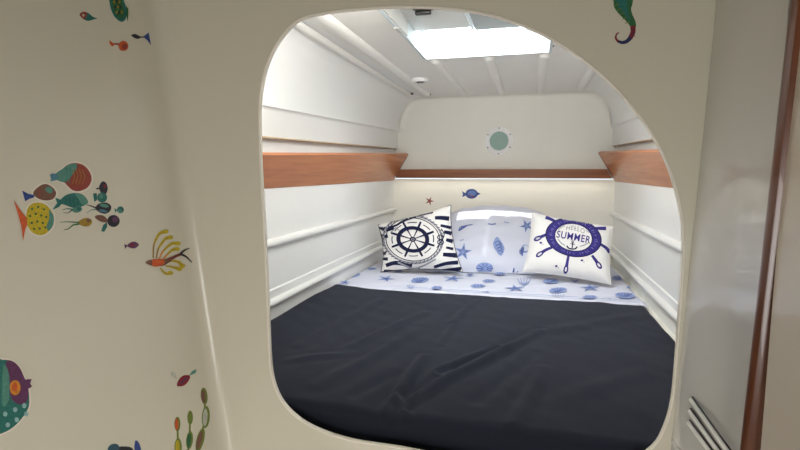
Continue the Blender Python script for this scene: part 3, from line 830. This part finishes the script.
@S('fish_sticker', 'long teal fish sticker in the middle of the fish group')
def _(A):
    A.poly([(60, 200), (66, 195), (75, 193), (83, 195), (88, 202), (83, 206), (74, 208), (65, 205), (59, 203)], TEAL, 4)
    A.poly([(75, 193.4), (83, 195.4), (87.5, 202), (83, 205), (79, 200)], LTEAL, 4)
    A.poly([(61, 200), (55, 197.5), (57, 203), (52, 210), (59, 207), (62, 203.5)], TEAL)
    for k in range(4): A.line([(65+4*k, 197), (66+4*k, 205)], .5, D('deep teal', (22, 70, 70)))
@S('fish_sticker', 'yellow round fish sticker with dark dots and an orange crescent tail')
def _(A):
    body = [(29, 206), (36, 202.6), (44, 204), (50, 209), (53.5, 216), (53, 225), (48, 232), (41, 235.2), (33, 233), (27.5, 226), (26, 215)]
    halo(A, body); A.poly(body, YEL, 4)
    A.poly([(49, 210), (53.5, 216), (53, 225), (48.5, 231), (46.5, 226), (49, 219)], LTEAL, 4)
    for k, (x, y) in enumerate([(32, 209), (38, 207), (44, 209.5), (30, 216), (35.5, 214), (41, 215.5), (46, 217), (31.5, 223), (37, 221.5), (42.5, 223), (34, 229), (39.5, 228.5), (45, 227.5)]): A.ell(x, y, 1.15, 1.15, GREEN)
    A.poly([(26.5, 218), (22, 213), (13.5, 200.5), (18, 215), (21, 226), (22.8, 241), (25, 229), (27, 225)], ORG, 0)
@S('fish_sticker', 'tiny grey-green fish sticker with long forked tail, under the long teal fish')
def _(A):
    A.ell(77, 209.5, 5, 3.2, LTEAL, -.15); A.ell(79, 209, 2.3, 1.8, TEAL); A.line([(73, 209.5), (67, 208.6), (62, 210)], 1.4, TEAL, .5); A.line([(72, 210), (68, 213), (63, 212.8)], 1.2, DK, .4)
@S('fish_sticker', 'black and turquoise fish sticker diving down, upper right of the fish group')
def _(A):
    A.poly([(99, 187), (102, 181.6), (106, 183), (107.6, 189), (105, 194.8), (101, 193)], DK, 4); A.ell(102, 197.5, 5, 5, TEAL); A.ell(101, 196, 2, 2.5, LTEAL)
    A.poly([(96.5, 193), (92.8, 193.6), (93.5, 198), (94, 202), (97, 200)], TEAL); A.ell(104.5, 186, 1.2, 2, CRIM); A.line([(99, 188.5), (96, 188.8)], 1.4, DK)
@S('fish_sticker', 'grey-blue striped fish sticker with whiskery tail, right of the long teal fish')
def _(A):
    A.poly([(95, 208), (99, 203.6), (106, 202.6), (111, 206), (110, 211), (105, 213.8), (99, 212)], DK, 4); A.ell(104, 205.6, 4.6, 1.8, LTEAL, .2); A.ell(103, 211, 4.4, 1.3, D('sky', (76, 128, 150)), .2)
    A.line([(96, 208), (91, 206), (86.5, 204.8)], 1.6, DK, .6); A.line([(96, 209.5), (91, 210), (86.5, 213)], 1.2, LTEAL, .5)
@S('fish_sticker', 'tiny turquoise fish sticker at the right end of the fish group')
def _(A):
    A.ell(120.3, 209.8, 3.5, 3.4, TEAL); A.ell(119.6, 211, 2.2, 1.5, LTEAL); A.poly([(117, 210), (114, 208), (114.6, 210), (115, 213)], TEAL)
@S('fish_sticker', 'small gold fish sticker with long green ribbon tail, right of the yellow spotted fish')
def _(A):
    A.poly([(77.5, 223), (82, 219), (88, 218), (92, 221), (90, 225.5), (84, 226.4)], GOLD, 4); A.ell(88.5, 220.5, 2.2, 1.8, BROWN)
    A.line([(79, 222.5), (72, 222), (66, 221.8), (60, 222.3)], 1.4, GREEN, .5); A.line([(79, 224), (73, 225), (68, 229), (63.5, 230)], 1.8, GREEN, .6)
@S('fish_sticker', 'dark purple-grey fish sticker with brown and teal fins, lowest right of the fish group')
def _(A):
    A.ell(113.4, 221, 6.2, 6, DK); A.ell(115, 219.5, 3, 3, PURP); A.poly([(108, 221), (104, 216), (98, 215), (94.6, 217), (99, 221), (105, 222.5)], BROWN, 3)
    A.poly([(107, 222), (103, 225), (101, 231), (104, 232), (107, 227)], TEAL)
@S('fish_sticker', 'tiny plum fish sticker alone between the fish group and the winged fish')
def _(A):
    A.poly([(127, 245.5), (131, 242.3), (135.5, 242), (138.8, 244.8), (135, 248.2), (130.5, 248)], PURP, 4); A.ell(132, 245, 2, 1.3, CRIM); A.poly([(127.5, 245.5), (124, 244), (125, 249)], PURP)
@S('flying_fish_sticker', 'flying fish sticker with yellow feather-like wings and forked brown tail')
def _(A):
    for p in ([(153, 258), (154, 244), (159, 234), (166, 231.5)], [(156, 258), (158.5, 248), (165, 239), (170.5, 237.5)], [(159, 259), (163, 251), (171, 244), (178, 243.5)], [(162, 260), (167, 254.5), (172, 250), (177, 249)]):
        A.line(p, 1.2, AMB if p[0][0] > 156 else GOLD, 3.0, smooth=5); A.line(p[1:], 1.6, YEL, 4.4, smooth=4); A.line(p[1:], .4, GOLD, .8); A.ell(p[-1][0], p[-1][1], 2.4, 2.0, YEL)
    for p in ([(166, 263), (172, 261), (178, 262), (182, 266)], [(165, 266), (171, 267), (175, 268), (179, 269)], [(160, 268), (163, 272), (167, 274), (170, 273)]):
        A.line(p, 1.2, YEL, 3.6, smooth=5); A.ell(p[-1][0], p[-1][1], 2.8, 2.2, YEL); A.line(p, .4, GOLD, .8)
    A.poly([(145, 262.5), (149, 260), (156, 260), (163, 259.5), (169, 257.5), (176, 254.5), (181, 253), (182, 255), (175, 258), (168, 263), (162, 266), (153, 266), (148, 264.5)], BROWN, 3)
    A.poly([(152, 259.8), (157, 259), (163, 260), (163.5, 264), (158, 266.5), (152, 266)], ORG, 3)
    A.line([(168, 260), (176, 256), (181, 253.5)], 1.0, CRIM)
    A.line([(180, 254), (184, 250.4), (189, 248.3)], 2.2, DK, .7, smooth=3); A.line([(180, 254), (186, 257), (191.5, 262.6)], 2.4, DK, .7, smooth=3)
@S('fish_sticker', 'large purple and teal spotted fish sticker cut by the left edge, with an orange eye')
def _(A):
    body = [(-10, 361), (2, 359.8), (12, 361), (19, 367), (23.5, 376), (27.5, 386), (29, 396), (28.5, 407), (22, 418), (12, 428), (0, 434), (-12, 436)]
    halo(A, body, 1.8); A.poly(body, TEAL, 4)
    A.poly([(6, 362), (13, 361.6), (19.5, 367.5), (23.5, 376), (27.5, 386), (28.3, 394), (26, 402), (18, 404), (11, 398), (8, 384)], PURP, 4)
    A.poly([(3, 366), (8, 371), (9.5, 385), (8, 402), (2, 404)], LTEAL, 3)
    A.poly([(24, 379.5), (31.5, 379), (30, 383.5), (32, 386.5), (27, 389.5)], PURP); A.ell(15, 387.6, 5.4, 7.6, AMB); A.ell(14.5, 387, 2.8, 4.4, ORG)
    for x, y in ((5, 414), (15, 409.6), (24, 405.6), (26, 414), (16.6, 419.6), (7.5, 424.8)): A.ell(x, y, 2.2, 2.5, SPOT)
@S('fish_sticker', 'small dark red fish sticker with pale fins above the seaweed')
def _(A):
    A.poly([(177, 386), (178.5, 380), (183, 375.6), (189.5, 375.5), (189, 380), (184, 385.5)], CRIM, 4); A.line([(180, 384), (187, 377.5)], 2.0, PURP); 
    A.poly([(188.5, 376), (192, 371), (196.5, 369), (195.5, 373)], LTEAL); A.poly([(177, 379), (170.5, 376), (171, 371), (175, 373)], PALE)
@S('fish_sticker', 'black and blue fish sticker cut by the bottom edge of the picture')
def _(A):
    A.poly([(116, 456), (118, 447.5), (125, 446.4), (132, 448), (134, 456)], DK, 3); A.poly([(107.5, 449), (110, 445), (115, 443.6), (119, 446), (118, 452), (110, 452)], D('steel', (52, 92, 110)), 3)
    A.poly([(135, 440.5), (139, 443), (141, 452), (134.5, 452)], BLUE, 2)
def weed(nodes, cols, label):
    A = Art()
    for k, (x, y, rx, ry, ro) in enumerate(nodes):
        if k: A.line([(nodes[k-1][0], nodes[k-1][1]), (x, y)], 1.8, LEAF)
    for k, (x, y, rx, ry, ro) in enumerate(nodes):
        A.ell(x, y, rx, ry, LEAF, ro); A.ell(x-.7, y+.3, rx*.6, ry*.8, cols[k % len(cols)], ro)
    sticker('seaweed_sticker', A, left_fn, label)
weed([(177.2, 424, 3.0, 7.2, 0), (178, 447, 3.6, 9, 0), (178, 463, 2.6, 7, 0)], [ORG, YEL], 'seaweed sticker with orange tip, leftmost and shortest of three stalks')
weed([(190, 417.5, 2.8, 7, 0), (189.4, 440, 3.4, 9, .1), (187, 458, 3, 9, .1)], [LEAF, GREEN], 'plain green seaweed sticker stalk between the other two')
weed([(204, 396, 3.4, 8.4, -.1), (205.6, 417, 4.0, 11, .06), (200, 440, 3.8, 12, .25), (196, 458, 3, 9, .2)], [BROWN, PALE, BROWN], 'tallest seaweed sticker stalk, green and pale, nearest the corner')
@S('seahorse_sticker', 'green and red seahorse sticker with a curled tail above the opening', front_fn)
def _(A):
    A.poly([(614, -14), (613.5, 2), (614.5, 8), (619, 14), (624.5, 19.5), (628.5, 24), (631, 27.5), (635.5, 28), (635.6, 22), (632.5, 15), (631, 9), (632.5, 3), (633, -14)], GREEN, 3)
    A.poly([(616, -12), (617, 4), (622, 12), (627, 18), (630, 22), (628, 12), (627, 2), (627, -12)], TEAL, 3)
    A.line([(632.6, 26), (633, 32), (630, 38.5)], 5.0, CRIM, 4.6, smooth=5); A.line([(630.5, 37.5), (627, 41.2), (622, 42.6), (617.5, 41)], 4.4, NAVB, 2.6, smooth=5)
    A.line([(618, 41.6), (615.8, 38.5), (616.4, 34.5), (619, 32.6)], 2.4, CRIM, 1.0, smooth=5)
    for k in range(5): A.line([(614.5+k*2.6, 6+k*4.4), (619+k*2.6, 4+k*4.4)], .8, LEAF)
    for k in range(3): A.line([(630.2, 29+k*3.2), (635, 30+k*3.2)], .7, NAVB)
@S('starfish_sticker', 'small rust-red starfish sticker on the lower back wall', back_fn)
def _(A): A.star(429.5, 201, 4.8, 1.5, D('rust', (150, 84, 74)), -1.2)
@S('fish_sticker', 'round blue fish sticker on the lower back wall above the pillow', back_fn)
def _(A):
    A.ell(471.6, 193.8, 6.2, 4.9, BLUE); A.ell(472, 193.4, 4, 2.8, D('mid blue', (92, 120, 180)))
    A.poly([(466, 193.5), (462, 191), (463, 194), (462.3, 197), (466, 195.5)], BLUE); A.poly([(477, 192), (480.6, 193.8), (477, 195.6)], BLUE); A.ell(472.5, 196.5, 1.4, .8, CRIM); A.ell(469.5, 195, .8, .7, CRIM)

# ================================================================== LIGHT
def area(name, loc, target, sx, sy, power, col):
    l = bpy.data.lights.new(name, 'AREA'); l.shape = 'RECTANGLE'; l.size = sx; l.size_y = sy; l.energy = power; l.color = col
    o = bpy.data.objects.new(name, l); COL.objects.link(o); o.location = Vector(loc)+Vector((0, 0, ZO))
    o.rotation_euler = (Vector(target)-Vector(loc)).to_track_quat('-Z', 'Y').to_euler(); return o
area('hatch_daylight', (-.185, 1.74, ZT+.06), (-.185, 1.95, -.5), .46, .68, 48, (.93, .97, 1.0))
area('shelf_strip_light', (XM, Y1-.075, -.052), (XM, Y1-.06, -.6), 1.25, .03, .30, (1.0, .90, .74))
area('companionway_daylight', (.05, -1.0, -.62), (-.80, .45, -.50), .5, .7, 12.5, (1.0, .985, .96))
area('saloon_lamp', (-.6, -.4, -1.2), (-.3, .96, -.75), .5, .4, 3.2, (1.0, .92, .80))
s = bpy.data.lights.new('sun', 'SUN'); s.energy = 7; s.angle = .01; s.color = (1, .98, .94)
so = bpy.data.objects.new('sun', s); COL.objects.link(so); so.location = (0, -2, 4)
so.rotation_euler = Vector((.0, .95, -.78)).to_track_quat('-Z', 'Y').to_euler()
w = bpy.data.worlds.new('sky'); bpy.context.scene.world = w; w.use_nodes = True
bg = w.node_tree.nodes['Background']; bg.inputs[0].default_value = (.86, .94, 1, 1); bg.inputs[1].default_value = 1.5

area('berth_fill', (XM, 1.08, .40), (XM, 2.9, .10), .8, .12, 9.6, (1.0, .98, .95))  # added fill light hidden behind the bulkhead, no fixture; brightens the berth walls evenly
# ================================================================== CAMERA
cam = bpy.data.cameras.new('camera'); co = bpy.data.objects.new('camera', cam); COL.objects.link(co)
cam.sensor_width = 36; cam.lens = 36*F/800; cam.clip_start = .02
co.location = (0, 0, ZO); co.rotation_euler = FW.to_track_quat('-Z', 'Y').to_euler()
bpy.context.scene.camera = co
vs = bpy.context.scene.view_settings
vs.view_transform = 'Standard'; vs.look = 'None'; vs.gamma = 1; vs.use_curve_mapping = False; vs.exposure = 0
